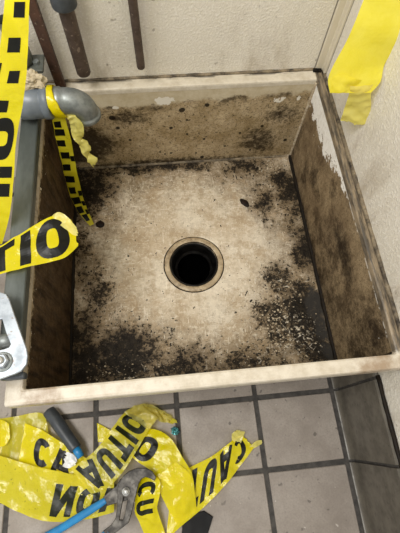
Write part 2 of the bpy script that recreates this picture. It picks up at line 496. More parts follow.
WX, WY = 0.620, 0.644              # faces of the right and back walls
M = {}
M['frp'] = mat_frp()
M['tile'] = mat_tile()
M['grout'] = mat_grout()
M['bfloor'] = mat_basin_floor()
for k in ('back', 'left', 'right'):
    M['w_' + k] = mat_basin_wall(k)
M['rim'] = mat_rim()
M['outer'] = mat_simple('grey_green_sink_skirt', '8d8776', '6d6759', 20)
M['caulk'] = mat_simple('mouldy_caulk', '8a7b62', '2a231b', 45, (0.5, 0.8), bump=0.6)
M['base'] = mat_simple('grey_cove_tile', '625c51', '4a453c', 25, (0.35, 0.55), spots='3c362e')
M['trim'] = mat_simple('cream_trim', 'd3cab6', 'c6bca6', 8)
M['flange'] = mat_simple('worn_drain_flange', 'b8a585', '7d694d', 45, (0.4, 0.6), spots='2b2118')
M['iron'] = mat_simple('black_drain_iron', '070605', '0f0d0b', 60, (0.3, 0.5), spec=0.3)
M['black'] = mat_simple('painted_opening_shade', '010101', '020202', 40, (0.8, 0.9), spec=0.0)  # flat black: the darkness inside openings is put into the colour
M['galv'] = mat_simple('galvanised_steel', '8f9391', '6f7472', 55, (0.35, 0.55), metal=0.55, bump=0.1)
M['galv_b'] = mat_simple('bright_galvanised_steel', 'b4bbc1', '8d949b', 40, (0.3, 0.5), metal=0.55, bump=0.08, spots='8a7d74')
M['zinc'] = mat_simple('dull_zinc_tube', '636865', '474c48', 18, (0.4, 0.6), metal=0.4, bump=0.1, stretch=(1, 0.3, 1))
M['pvc'] = mat_simple('grey_pvc', '6d747b', '5b6269', 30, (0.3, 0.45))
M['copper'] = mat_simple('tarnished_copper', '8f6a47', '5d452f', 60, (0.4, 0.6), metal=0.3)
M['rust'] = mat_simple('rusty_brown_iron', '54392b', '39271e', 40, (0.55, 0.8), bump=0.3, spots='7a6a5c')
M['rust2'] = mat_simple('brown_grey_iron', '5b4c42', '43362e', 40, (0.5, 0.75), bump=0.3, spots='8a7b6c')
M['dgrey'] = mat_simple('dark_grey_fitting', '4b5055', '363a3e', 40, (0.4, 0.6))
M['valve'] = mat_simple('grey_green_metal', '6a6d66', '474a44', 25, (0.4, 0.6), metal=0.2)
M['bag'] = mat_simple('cream_crumpled_paper', 'c6b89c', 'a2947a', 35, (0.6, 0.8))
M['yel'] = mat_tape('yellow_tape_film', 'f2e414', 'e8d80c', 0.12)
M['yel_light'] = mat_tape('light_yellow_tape_film', 'f6ea55', 'f0e23c', 0.10)
M['yel_dirty'] = mat_tape('dirty_yellow_tape_film', 'ebdf38', 'ddd024', 0.16, 0.35, 0.6)
M['yel_pale'] = mat_tape('pale_yellow_tape_film', 'f4ea88', 'ece070', 0.18, 0.4)
M['yel_clear'] = mat_tape('thin_yellow_tape_film', 'eae04a', 'ded43a', 0.36, 0.35)
M['yel_film'] = mat_tape('crinkled_clear_yellow_film', 'efe88a', 'd9d070', 0.55, 0.3)
M['ink'] = mat_simple('black_tape_ink', '0c0c08', '121209', 40, (0.3, 0.45), bump=0, spec=0.2)
M['ink_back'] = mat_simple('black_ink_under_film', '1c200a', '15180a', 40, (0.3, 0.45), bump=0, spec=0.2)
M['steel'] = mat_simple('worn_tool_steel', '4a463f', '2b2825', 60, (0.4, 0.6), metal=0.45, spots='2d2620')
M['bright'] = mat_simple('bright_rivet_steel', 'd8d8d4', 'bdbdb8', 60, (0.2, 0.3), metal=0.8, bump=0)
M['blue'] = mat_simple('blue_dipped_grip', '1d7fb4', '156a9c', 30, (0.25, 0.4), bump=0.05)
M['grip'] = mat_simple('dark_grey_handle', '3a3e42', '25282b', 30, (0.3, 0.45), bump=0.05)
M['rubber'] = mat_simple('black_rubber', '0a0a0a', '121212', 50, (0.5, 0.7), spec=0.2)
M['foil'] = mat_simple('teal_foil', '5fa3a3', '275f66', 120, (0.15, 0.3), metal=0.6)
M['clear'] = mat_simple('white_glint_film', 'e6e6e2', 'c9cac6', 80, (0.15, 0.3))  # bright colour for painted glints on the tape
M['flake'] = mat_simple('dark_brown_flake', '24150c', '110a06', 90, (0.5, 0.7), spec=0.2)
M['chip'] = mat_simple('pale_lime_chip', 'c4b69d', '8d7c62', 140, (0.6, 0.8), spec=0.15)
M['crud'] = mat_simple('black_grime', '0f0c09', '241d15', 90, (0.5, 0.8), spec=0.15)

# ------------------------------------------------------------------ the setting
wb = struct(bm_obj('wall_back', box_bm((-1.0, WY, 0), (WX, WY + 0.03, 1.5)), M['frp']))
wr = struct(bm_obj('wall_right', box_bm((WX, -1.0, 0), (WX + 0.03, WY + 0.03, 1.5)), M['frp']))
# inside-corner trim of the wall panels
v = [(WX - 0.020, WY - 0.0035), (WX - 0.0185, WY - 0.0045), (WX - 0.006, WY - 0.0045), (WX - 0.0045, WY - 0.006), (WX - 0.0045, WY - 0.0185), (WX - 0.0035, WY - 0.020), (WX, WY - 0.020), (WX, WY), (WX - 0.020, WY)]
vv = [(a, b, z) for z in (RIM + 0.002, 1.5) for a, b in v]
k = len(v)
ff = [tuple(range(k - 1, -1, -1)), tuple(range(k, 2 * k))] + [(i, (i + 1) % k, k + (i + 1) % k, k + i) for i in range(k)]
struct(mesh_obj('trim_1', vv, ff, M['trim']))

floor = struct(bm_obj('floor', box_bm((-1.0, -1.0, -0.05), (WX, WY, -0.0025)), M['grout']))
S, SY, X0, Y0, G = 0.184, 0.1519, 0.5972, -0.024, 0.0055
tile_me = None
for i in range(-8, 0):
    for j in range(-6, 5):
        x0, y0 = X0 + i * S, Y0 + j * SY
        if j >= 1 and x0 > -0.13:      # the sink stands there
            continue
        x1, y1 = x0 + S, min(y0 + SY, WY)
        if x0 < -1.0:
            continue
        cx, cy = (x0 + x1) / 2, (y0 + SY / 2)
        if tile_me is None:
            bm = box_bm((-S / 2 + G, -SY / 2 + G, -0.010), (S / 2 - G, SY / 2 - G, 0), 0.0014, 1)
            o = bm_obj('tile', bm, M['tile'], floor)
            tile_me = o.data
        else:
            o = bpy.data.objects.new('tile', tile_me)
            COL.objects.link(o)
            o.parent = floor
        o.location = (cx + random.uniform(-.0006, .0006), cy + random.uniform(-.0006, .0006), random.uniform(-0.0006, 0.0004))
        o.rotation_euler = (0, 0, random.uniform(-0.004, 0.004))

# cove base tiles along the right wall, in front of the sink
bb = struct(bm_obj('baseboard_right', box_bm((WX - 0.006, -1.0, -0.002), (WX, 0.0, 0.198)), M['grout']))
prof = []
fx, topz, r = 0.6095, 0.205, 0.024
prof.append((0.6005, -0.004)); prof.append((0.6005, 0.0))
for q in range(0, 7):
    a = q / 6 * math.pi / 2
    prof.append((0.6005 + (fx - 0.6005) * math.sin(a) ** 1.0, r * (1 - math.cos(a)) + 0.0005))
prof += [(fx, topz - 0.005), (fx + 0.003, topz - 0.001), (fx + 0.006, topz), (WX - 0.001, topz), (WX - 0.001, -0.004)]
k = len(prof)
for j in range(-6, 1):
    y0, y1 = Y0 + j * SY + 0.003, Y0 + (j + 1) * SY - 0.003
    cy = (y0 + y1) / 2
    vv = [(a, y, b) for y in (y0, y1) for a, b in prof]
    ff = [tuple(range(k - 1, -1, -1)), tuple(range(k, 2 * k))] + [(i, (i + 1) % k, k + (i + 1) % k, k + i) for i in range(k)]
    o = mesh_obj('base_tile', vv, ff, M['base'], bb, origin=(fx, cy, 0))

v_, f_ = tube([(WX - 0.004 + 0.001 * noise.noise((i * 0.6, 0, 0)), -0.02 - i * 0.018, topz + 0.0015) for i in range(54)], [0.0042 * (1 + 0.4 * noise.noise((i * 0.7, 3, 0))) for i in range(54)], 8)
mesh_obj('grime_seam', v_, f_, M['crud'], bb, smooth=True)

# ------------------------------------------------------------------ the mop sink
W_, D_, BZ = 0.60, 0.612, RIM - 0.264
sink = thing('mop_sink', (0, 0, 0), 'cream mop sink basin coated in black mould and brown grime', 'sink')
# floor of the basin: four faces falling to a round drain
DC = Vector((0.298, 0.305))
RD = 0.060
na, nr = 160, 40
verts, faces = [], []
x_lo, x_hi, y_lo, y_hi = -0.002, W_ + 0.002, 0.0, D_ + 0.002
for i in range(nr + 1):
    f = i / nr
    for kk in range(na):
        a = 2 * math.pi * kk / na
        c, s_ = math.cos(a), math.sin(a)
        tx = ((x_hi if c > 0 else x_lo) - DC.x) / c if abs(c) > 1e-6 else 1e9
        ty = ((y_hi if s_ > 0 else y_lo) - DC.y) / s_ if abs(s_) > 1e-6 else 1e9
        rm = min(tx, ty)
        rr = RD + (rm - RD) * f
        x, y = DC.x + rr * c, DC.y + rr * s_
        cheb = max(abs(x - DC.x), abs(y - DC.y)) / 0.3
        z = BZ - 0.012 * (1 - min(cheb, 1.0)) + (0.006 * max(0, (f - 0.965) / 0.035) ** 2)
        z += 0.0012 * noise.noise((x * 14, y * 14, 0))
        verts.append((x, y, z))
for i in range(nr):
    for kk in range(na):
        a, b = i * na + kk, i * na + (kk + 1) % na
        faces.append((a, b, b + na, a + na))
mesh_obj('basin_floor', verts, faces, M['bfloor'], sink, smooth=False)
# walls of the basin
bm_obj('basin_wall', box_bm((-0.004, D_, BZ - 0.01), (W_ + 0.004, D_ + 0.014, RIM - 0.004)), M['w_back'], sink)
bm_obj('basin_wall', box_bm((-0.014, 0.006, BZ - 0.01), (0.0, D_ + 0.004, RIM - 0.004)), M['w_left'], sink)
bm_obj('basin_wall', box_bm((W_, 0.006, BZ - 0.01), (W_ + 0.014, D_ + 0.004, RIM - 0.004)), M['w_right'], sink)
fv = [(-0.012, -0.016, RIM - 0.006), (W_ + 0.012, -0.016, RIM - 0.006), (W_ + 0.012, -0.002, RIM - 0.006), (-0.012, -0.002, RIM - 0.006),
      (-0.012, 0.016, 0.0), (W_ + 0.002, 0.016, 0.0), (W_ + 0.002, 0.030, 0.0), (-0.012, 0.030, 0.0)]
fq = [(0, 1, 2, 3), (7, 6, 5, 4), (0, 4, 5, 1), (1, 5, 6, 2), (2, 6, 7, 3), (3, 7, 4, 0)]
mesh_obj('front_skirt', fv, fq, M['outer'], sink)
bm_obj('side_skirt', box_bm((-0.020, 0.016, 0.0), (-0.0145, D_ + 0.02, RIM - 0.01)), M['outer'], sink)
# rim
def rect(x0, x1, y0, y1, z, cut=0.004):
    out = []
    for (cx, cy, a0) in ((x1 - cut, y1 - cut, 0), (x0 + cut, y1 - cut, 90), (x0 + cut, y0 + cut, 180), (x1 - cut, y0 + cut, 270)):
        for q in range(4):
            a = math.radians(a0 + q * 30)
            out.append((cx + cut * math.cos(a), cy + cut * math.sin(a), z))
    return out
OX0, OX1, OY0, OY1 = -0.0277, WX - 0.0015, -0.0237, WY - 0.0015
rings = []
for off, z in ((0.0, RIM - 0.030), (0.0, RIM - 0.005), (0.0015, RIM - 0.0015), (0.005, RIM)):
    rings.append(rect(OX0 + off, OX1 - off, OY0 + off, OY1 - off, z))
for off, z in ((0.004, RIM), (0.001, RIM - 0.0012), (0.0, RIM - 0.004), (-0.0005, RIM - 0.012)):
    rings.append(rect(-off, W_ + off, -off, D_ + off, z))
rings.append(rect(0.004, W_ - 0.004 + 0.008, 0.004, D_ + 0.004, RIM - 0.012)) if False else None
rings = [r for r in rings if r]
n = len(rings[0])
verts = [p for r in rings for p in r]
faces = [(i * n + k, i * n + (k + 1) % n, (i + 1) * n + (k + 1) % n, (i + 1) * n + k) for i in range(len(rings) - 1) for k in range(n)]
mesh_obj('rim', verts, faces, M['rim'], sink)
# mouldy caulk beads where the rim meets the walls, and grimy coves in the corners
def bead(p0, p1, r, mat, seed, name='caulk'):
    p0, p1 = Vector(p0), Vector(p1)
    N = 60
    pts = [p0.lerp(p1, i / N) for i in range(N + 1)]
    rad = [r * (1 + 0.45 * noise.noise((i * 0.37, seed, 0))) for i in range(N + 1)]
    v, f = tube(pts, rad, 8)
    mesh_obj(name, v, f, mat, sink, smooth=True)
bead((-0.03, WY - 0.002, RIM + 0.0005), (WX - 0.02, WY - 0.002, RIM + 0.0005), 0.0035, M['caulk'], 1)
bead((WX - 0.002, -0.02, RIM + 0.0005), (WX - 0.002, WY - 0.02, RIM + 0.0005), 0.0042, M['caulk'], 2)
bead((WX - 0.008, WY - 0.008, RIM + 0.001), (WX - 0.026, WY - 0.006, RIM + 0.001), 0.005, M['crud'], 9)
bead((W_ - 0.001, D_ - 0.001, BZ), (W_ - 0.001, D_ - 0.001, RIM - 0.008), 0.0038, M['chip'], 3, 'corner_bead')
bead((W_ - 0.001, 0.02, BZ + 0.002), (W_ - 0.001, D_, BZ + 0.002), 0.006, M['crud'], 4, 'corner_bead')
bead((0.001, 0.02, BZ + 0.002), (0.001, D_, BZ + 0.002), 0.005, M['crud'], 5, 'corner_bead')
bead((0.0, D_ - 0.001, BZ + 0.001), (W_, D_ - 0.001, BZ + 0.001), 0.004, M['caulk'], 6, 'corner_bead')
bead((0.001, D_ - 0.001, BZ), (0.001, D_ - 0.001, RIM - 0.01), 0.004, M['crud'], 7, 'corner_bead')
# drain
dz = BZ - 0.0095
v, f = lathe([(0.0745, -0.002), (0.0740, 0.0022), (0.0725, 0.0034), (0.0640, 0.0036), (0.0605, 0.0028), (0.0590, -0.001), (0.0580, -0.006)], 72, (DC.x, DC.y, dz))
mesh_obj('drain_flange', v, f, M['flange'], sink, smooth=True)
for rr_, hh_, sd_ in ((0.0752, 0.0006, 11), (0.0600, 0.0030, 12)):
    pts_ = [(DC.x + rr_ * math.cos(2 * math.pi * q_ / 96), DC.y + rr_ * math.sin(2 * math.pi * q_ / 96), dz + hh_) for q_ in range(97)]
    v, f = tube(pts_, [0.0013 * (1 + 0.7 * noise.noise((math.cos(2 * math.pi * q_ / 96) * 4, math.sin(2 * math.pi * q_ / 96) * 4, sd_))) for q_ in range(97)], 6, caps=False)
    mesh_obj('grime_ring', v, f, M['crud'], sink, smooth=True)
v, f = lathe([(0.0586, 0.0012), (0.0575, 0.0018), (0.056, 0.0005), (0.0535, -0.008), (0.050, -0.014), (0.049, -0.022), (0.0470, -0.026), (0.043, -0.028), (0.0415, -0.032), (0.041, -0.058)], 72, (DC.x, DC.y, dz))
mesh_obj('drain_ring', v, f, M['iron'], sink, smooth=True)
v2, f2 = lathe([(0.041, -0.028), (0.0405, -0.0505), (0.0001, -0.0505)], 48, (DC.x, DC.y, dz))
mesh_obj('drain_pipe', v2, f2, M['black'], sink, smooth=True)  # bore and bottom painted black for the unlit depth of the drain
# lime chips and grime crumbs loose on the basin floor: nobody could count them
def crumbs(name, regions, count, mat, smin, smax, seed):
    rnd = random.Random(seed)
    verts, faces = [], []
    for _ in range(count):
        x, y, rx, ry = rnd.choice(regions)
        px, py = rnd.gauss(x, rx), rnd.gauss(y, ry)
        if not (0.012 < px < W_ - 0.012 and 0.02 < py < D_ - 0.012) or (Vector((px, py)) - DC).length < 0.075:
            continue
        cheb = max(abs(px - DC.x), abs(py - DC.y)) / 0.3
        z = BZ - 0.012 * (1 - min(cheb, 1))
        r = rnd.uniform(smin, smax) * rnd.uniform(0.5, 1)
        h = r * rnd.uniform(0.3, 0.7)
        m = rnd.randint(5, 7)
        a0 = rnd.random() * 6.28
        st = len(verts)
        for lv, (sc, zz) in enumerate(((1.0, -0.001), (0.75, h))):
            for q in range(m):
                a = a0 + q / m * 6.283
                rr = r * sc * (0.65 + 0.7 * abs(noise.noise((px * 900 + q, py * 900, 1))))
                verts.append((px + rr * math.cos(a), py + rr * math.sin(a) * 0.8, z + zz * (0.7 + 0.6 * rnd.random() if lv else 1)))
        faces.append(tuple(st + m + q for q in range(m)))
        for q in range(m):
            faces.append((st + q, st + (q + 1) % m, st + m + (q + 1) % m, st + m + q))
    o = mesh_obj(name, verts, faces, mat, sink)
    o['kind'] = 'stuff'
crumbs('lime_chips', [(0.52, 0.12, 0.05, 0.05), (0.47, 0.12, 0.04, 0.04), (0.50, 0.10, 0.05, 0.035), (0.50, 0.20, 0.03, 0.03), (0.43, 0.08, 0.04, 0.03), (0.46, 0.15, 0.03, 0.03), (0.13, 0.05, 0.06, 0.02), (0.54, 0.58, 0.02, 0.015)], 430, M['chip'], 0.001, 0.0050, 3)
crumbs('grime_crumbs', [(0.12, 0.09, 0.06, 0.03), (0.07, 0.24, 0.03, 0.04), (0.54, 0.13, 0.04, 0.05), (0.05, 0.52, 0.03, 0.05), (0.3, 0.3, 0.16, 0.16), (0.48, 0.17, 0.04, 0.05), (0.3, 0.07, 0.1, 0.02)], 620, M['crud'], 0.001, 0.003, 4)

def flake(name, pos, rx, ry, ang, label, cat):
    verts, faces = [], []
    m = 18
    for sc, z in ((1, 0), (0.92, 0.0022), (0.5, 0.0034)):
        for q in range(m):
            a = q / m * 6.283
            k = 1 + 0.15 * noise.noise((q * 0.9, pos[0] * 50, 0))
            x, y = rx * sc * k * math.cos(a), ry * sc * k * math.sin(a)
            verts.append((pos[0] + x * math.cos(ang) - y * math.sin(ang), pos[1] + x * math.sin(ang) + y * math.cos(ang), pos[2] + z))
    for i in range(2):
        for q in range(m):
            faces.append((i * m + q, i * m + (q + 1) % m, (i + 1) * m + (q + 1) % m, (i + 1) * m + q))
    faces.append(tuple(2 * m + q for q in range(m)))
    faces.append(tuple(range(m - 1, -1, -1)))
    tag(mesh_obj(name, verts, faces, M['flake'], smooth=True, origin=pos), label, cat)
def fz(x, y):
    return BZ - 0.012 * (1 - min(max(abs(x - DC.x), abs(y - DC.y)) / 0.3, 1)) + 0.0005
flake('debris_flake', (0.450, 0.470, fz(0.45, 0.47)), 0.016, 0.0085, math.radians(-55), 'dark brown oval flake lying alone on the basin floor beyond the drain', 'debris')
flake('debris_disc', (0.066, 0.434, fz(0.066, 0.434)), 0.0115, 0.010, 0, 'small dark round scab on the basin floor beside a hanging tape tip', 'debris')

# ------------------------------------------------------------------ pipes above the sink
def vpipe(name, top_px, bot_px, y, r, mat, label, cat, cap=True):
    b = PY(bot_px[0], bot_px[1], y)
    base = (b.x, y, b.z)
    t = thing(name, base, label, cat)
    zt = 1.45
    prof = [(r * 0.72, 0.03), (r * 0.72, 0.0), (r * 0.9, -0.001), (r, 0.002), (r, zt - b.z)]
    v, f = lathe(prof, 24, base)
    mesh_obj('pipe', v, f, mat, t, smooth=True, origin=base)
    v, f = lathe([(r * 0.72, 0.012), (0.0001, 0.012)], 24, base)
    mesh_obj('pipe_mouth', v, f, M['black'], t, origin=base)  # black disc painted as the shade inside the open pipe
    return t, base
t1, b1 = vpipe('drain_pipe', (66, 0), (84, 73), 0.612, 0.0140, M['rust2'], 'thick brown iron drain pipe with dark grey coupling ending above sink', 'pipe')
c = PY(66, 2, 0.612)
v, f = lathe([(0.0140, 0), (0.021, 0.0), (0.022, 0.002), (0.022, 0.05), (0.0205, 0.053), (0.0140, 0.053)], 28, (b1[0], 0.612, c.z - 0.006))
mesh_obj('coupling', v, f, M['dgrey'], t1, smooth=True, origin=(b1[0], 0.612, c.z - 0.006))
t2, b2 = vpipe('drain_pipe', (133, 0), (141, 67), 0.622, 0.0085, M['rust2'], 'thin brown iron pipe hanging alone on the cream wall', 'pipe')
# rusty flat bar behind the elbow
p = PY(50, 55, 0.625)
bar = bm_obj('rusty_bar', box_bm((p.x - 0.010, 0.619, RIM), (p.x + 0.010, 0.631, 1.45), 0.002, 2), M['rust'], origin=(p.x, 0.625, RIM))
tag(bar, 'rusty dark brown upright bar standing on rim behind the elbow', 'bar')

# grey waste pipe with coupling and galvanised elbow
ey, ez = 0.527, RIM + 0.056
wp = thing('waste_pipe', (-0.25, ey, 0), 'grey plastic waste pipe with galvanised elbow pointing into the basin', 'pipe')
MX = Euler((0, math.radians(90), 0)).to_matrix()
def xlathe(name, prof, mat):
    v, f = lathe(prof, 40, (0, ey, ez), MX)
    return mesh_obj(name, v, f, mat, wp, smooth=True, origin=(0, ey, ez))
path = [(-0.25, ey, 0.0), (-0.25, ey, ez - 0.05)] + [(-0.25 + 0.05 * (1 - math.cos(a)), ey, ez - 0.05 + 0.05 * math.sin(a)) for a in [math.radians(15 * q) for q in range(1, 7)]] + [(0.0, ey, ez)]
v, f = tube(path, 0.0235, 32)
mesh_obj('pipe', v, f, M['pvc'], wp, smooth=True)
xlathe('coupling', [(0.0235, -0.022), (0.029, -0.022), (0.0302, -0.020), (0.0302, 0.020), (0.0290, 0.0215), (0.0315, 0.0225), (0.0318, 0.034), (0.0305, 0.036), (0.022, 0.036)], M['pvc'])
xlathe('nipple', [(0.0215, 0.030), (0.0218, 0.052)], M['copper'])
# elbow: collar, bend, collar
ex0, R_, rt = 0.066, 0.030, 0.0235
cen = Vector((ex0, ey, ez - R_))
verts, faces = [], []
ringsN = []
def ring(c, t, r):
    t = Vector(t).normalized()
    b = Vector((0, 1, 0)); a = t.cross(b)
    return [Vector(c) + r * (a * math.cos(q) + b * math.sin(q)) for q in [2 * math.pi * k / 40 for k in range(40)]]
seq = [((0.046, ey, ez), (1, 0, 0), 0.020), ((0.046, ey, ez), (1, 0, 0), 0.0262), ((0.047, ey, ez), (1, 0, 0), 0.0270), ((0.056, ey, ez), (1, 0, 0), 0.0270), ((0.059, ey, ez), (1, 0, 0), 0.0250)]
for q in range(0, 10):
    a = math.radians(10 * q)
    seq.append(((ex0 + R_ * math.sin(a), ey, ez - R_ + R_ * math.cos(a)), (math.cos(a), 0, -math.sin(a)), 0.0248))
cx, cz = ex0 + R_, ez - R_
for d, r in ((0.001, 0.0250), (0.003, 0.0278), (0.005, 0.0286), (0.010, 0.0286), (0.012, 0.0276), (0.012, 0.0215), (-0.010, 0.0205)):
    seq.append(((cx, ey, cz - d), (0, 0, -1), r))
for c_, t_, r_ in seq:
    verts += ring(c_, t_, r_)
for i in range(len(seq) - 1):
    for k in range(40):
        faces.append((i * 40 + k, i * 40 + (k + 1) % 40, (i + 1) * 40 + (k + 1) % 40, (i + 1) * 40 + k))
mesh_obj('elbow', verts, faces, M['galv'], wp, smooth=True)

# square tube lying on the left rim
tb0, tb1 = 0.018, 0.625
st = thing('metal_tube', (-0.016, 0.3, RIM), 'dull zinc square tube lying along the left rim of the sink', 'tube')
bm_obj('tube_body', box_bm((-0.0340, tb0, RIM + 0.0003), (0.0005, tb1, RIM + 0.0205), 0.004, 3), M['zinc'], st, origin=(-0.016, 0.3, RIM))
bm_obj('shaded_tube_end', box_bm((-0.030, tb0 - 0.004, RIM + 0.0015), (0.008, tb0 + 0.006, RIM + 0.018), 0.004, 3), M['dgrey'], st, origin=(-0.016, 0.02, RIM))  # tube end in a darker grey, its shade put into the colour

# galvanised bracket with hex bolt
bz = RIM + 0.056
br = thing('steel_bracket', (-0.03, 0.07, RIM + 0.0205), 'bright galvanised steel bracket with hex bolt resting on the square tube', 'bracket')
out = [P(u, v_, bz) for u, v_ in [(-30, 286), (0, 292), (6, 294), (9, 299), (13, 311), (20, 331), (26.5, 349), (27.5, 356), (26.5, 364), (21, 371), (14, 374), (0, 379), (-30, 388)]]
hole = [P(u, v_, bz) for u, v_ in [(-12, 322), (2, 319), (6, 333), (10.5, 344), (9, 347), (4, 349), (-12, 352)]]
plate('plate', out, [hole], 0.005, M['galv_b'], br, 0.001, origin=(-0.03, 0.07, RIM + 0.0205))
a, b = P(-22, 300, bz), P(-14, 378, bz)
lo = (min(a.x, b.x) - 0.004, min(a.y, b.y), RIM + 0.0207)
bm_obj('bracket_leg', box_bm((lo[0], lo[1], RIM + 0.0207), (lo[0] + 0.022, max(a.y, b.y), bz - 0.0045), 0.002), M['galv_b'], br, origin=(-0.03, 0.07, RIM + 0.0205))
a, b = P(-12, 340, bz), P(10, 336, bz)
v, f = tube([Vector((a.x, a.y, bz - 0.020)), Vector((b.x, b.y, bz - 0.020))], 0.011, 24)
mesh_obj('roller', v, f, M['galv'], br, smooth=True, origin=(-0.03, 0.07, RIM + 0.0205))
c = P(2.5, 362, bz)
v, f = lathe([(0.0145, 0.0), (0.0145, 0.0018), (0.013, 0.0024), (0.008, 0.0024)], 32, c)
washer = mesh_obj('washer', v, f, M['galv'], br, smooth=False, origin=c)
v, f = lathe([(0.0113, 0.0024), (0.0113, 0.0085), (0.0095, 0.0102), (0.006, 0.0102)], 6, c)
mesh_obj('hex_nut', v, f, M['galv_b'], br, origin=c)
v, f = lathe([(0.0062, 0.0080), (0.0062, 0.0135), (0.0045, 0.0152), (0.0001, 0.0152)], 20, c)
mesh_obj('bolt', v, f, M['bright'], br, smooth=True, origin=c)

# grey fitting and crumpled paper in the corner behind the pipe
q = PY(38, 60, 0.60)
vf = thing('valve_body', (q.x - 0.025, 0.585, RIM + 0.0205), 'grey green metal fitting with clamp plate beside the rusty bar', 'fitting')
bx, by_ = q.x - 0.025, 0.588
v, f = lathe([(0.001, 0), (0.020, 0), (0.022, 0.003), (0.022, 0.035), (0.017, 0.045), (0.017, 0.075), (0.021, 0.080), (0.021, 0.10), (0.013, 0.105), (0.013, 0.16)], 28, (bx, by_, RIM + 0.021))
mesh_obj('fitting_body', v, f, M['valve'], vf, smooth=True, origin=(bx, by_, RIM))
bm_obj('clamp_plate', box_bm((bx - 0.03, by_ - 0.024, RIM + 0.09), (bx + 0.038, by_ + 0.02, RIM + 0.096), 0.002), M['valve'], vf, origin=(bx, by_, RIM))
v, f = lathe([(0.0065, 0), (0.0065, 0.006), (0.0001, 0.006)], 6, (bx + 0.025, by_ - 0.005, RIM + 0.096))
mesh_obj('bolt', v, f, M['galv'], vf, origin=(bx, by_, RIM))

def crumple(name, c, r, mat, seed, squash=(1, 1, 1), rough=0.5):
    bm = bmesh.new()
    bmesh.ops.create_icosphere(bm, subdivisions=4, radius=1)
    for v in bm.verts:
        d = v.co.normalized()
        k = 1 + rough * noise.noise(d * 2.1 + Vector((seed, 0, 0))) - rough * 0.8 * abs(noise.noise(d * 5 + Vector((0, seed, 0))))
        v.co = Vector(c) + Vector((d.x * r * k * squash[0], d.y * r * k * squash[1], d.z * r * k * squash[2]))
    return bm_obj(name, bm, mat, smooth=False, origin=c)
cp = PY(30, 77, 0.541)
tag(crumple('crumpled_paper', (cp.x, cp.y, ez + 0.0235 + 0.014), 0.024, M['bag'], 4, (1.0, 0.62, 0.80)), 'cream crumpled paper wad resting on top of the grey coupling', 'paper')

# ------------------------------------------------------------------ caution tape
class Ribbon:
    def __init__(s, secs, nu=14, nv=14, wr=0.002, seed=0, freq=30.0, ragged=(0, 0), crease=0.0):
        L = [Vector(a) for a, b in secs]
        R = [Vector(b) for a, b in secs]
        rows = []
        m = len(secs)
        def cr(A, i, t):
            return catmull(A[max(i - 1, 0)], A[i], A[min(i + 1, m - 1)], A[min(i + 2, m - 1)], t)
        for i in range(m - 1):
            for k in range(nu):
                rows.append((cr(L, i, k / nu), cr(R, i, k / nu)))
        rows.append((L[-1], R[-1]))
        s.nr, s.nv = len(rows), nv
        g = [[a.lerp(b, j / nv) for j in range(nv + 1)] for a, b in rows]
        rnd = random.Random(seed)
        # torn ends
        for end, am in ((0, ragged[0]), (1, ragged[1])):
            if am:
                i = 0 if end == 0 else s.nr - 1
                i2 = 4 if end == 0 else s.nr - 5
                for j in range(nv + 1):
                    d = (g[i][j] - g[i2][j])
                    if d.length > 1e-6:
                        d.normalize()
                    k = am * noise.noise((j * 1.37, seed + 5, end * 7)) * 2
                    for q in range(5):
                        ii = i + q if end == 0 else i - q
                        g[ii][j] = g[ii][j] + d * k * (1 - q / 5)
        # wrinkles
        s.g = g
        nrm = [[s.normal(i, j) for j in range(nv + 1)] for i in range(s.nr)]
        for i in range(s.nr):
            for j in range(nv + 1):
                p = g[i][j]
                k = noise.noise(p * freq + Vector((seed * 3.1, 0, 0))) + 0.5 * noise.noise(p * freq * 2.3 + Vector((0, seed, 0)))
                k2 = abs(noise.noise(p * freq * 0.8 + Vector((seed, 4, 9))))
                g[i][j] = p + nrm[i][j] * (wr * k + crease * (0.3 - k2))
        s.len = [0.0]
        mid = nv // 2
        for i in range(1, s.nr):
            s.len.append(s.len[-1] + (g[i][mid] - g[i - 1][mid]).length)
    def normal(s, i, j):
        a = s.g[min(i + 1, s.nr - 1)][j] - s.g[max(i - 1, 0)][j]
        b = s.g[i][min(j + 1, s.nv)] - s.g[i][max(j - 1, 0)]
        n = a.cross(b)
        if n.length < 1e-12:
            return Vector((0, 0, 1))
        n.normalize()
        if n.dot(CAM - s.g[i][j]) < 0:     # printed face
            n = -n
        return n
    def at(s, t, w, lift=0.0):
        """t in 0..1 of arc length, w in 0..1 across"""
        x = min(max(t, 0), 1) * s.len[-1]
        i = 0
        while i < s.nr - 2 and s.len[i + 1] < x:
            i += 1
        f = (x - s.len[i]) / max(s.len[i + 1] - s.len[i], 1e-9)
        y = min(max(w, 0), 1) * s.nv
        j = min(int(y), s.nv - 1)
        h = y - j
        g = s.g
        p = g[i][j].lerp(g[i + 1][j], f).lerp(g[i][j + 1].lerp(g[i + 1][j + 1], f), h)
        return p + s.normal(i, j) * lift
    def mesh(s, name, mat, parent, origin):
        n = s.nv + 1
        verts = [p for r in s.g for p in r]
        faces = [(i * n + j, i * n + j + 1, (i + 1) * n + j + 1, (i + 1) * n + j) for i in range(s.nr - 1) for j in range(s.nv)]
        return mesh_obj(name, verts, faces, mat, parent, smooth=True, origin=origin)

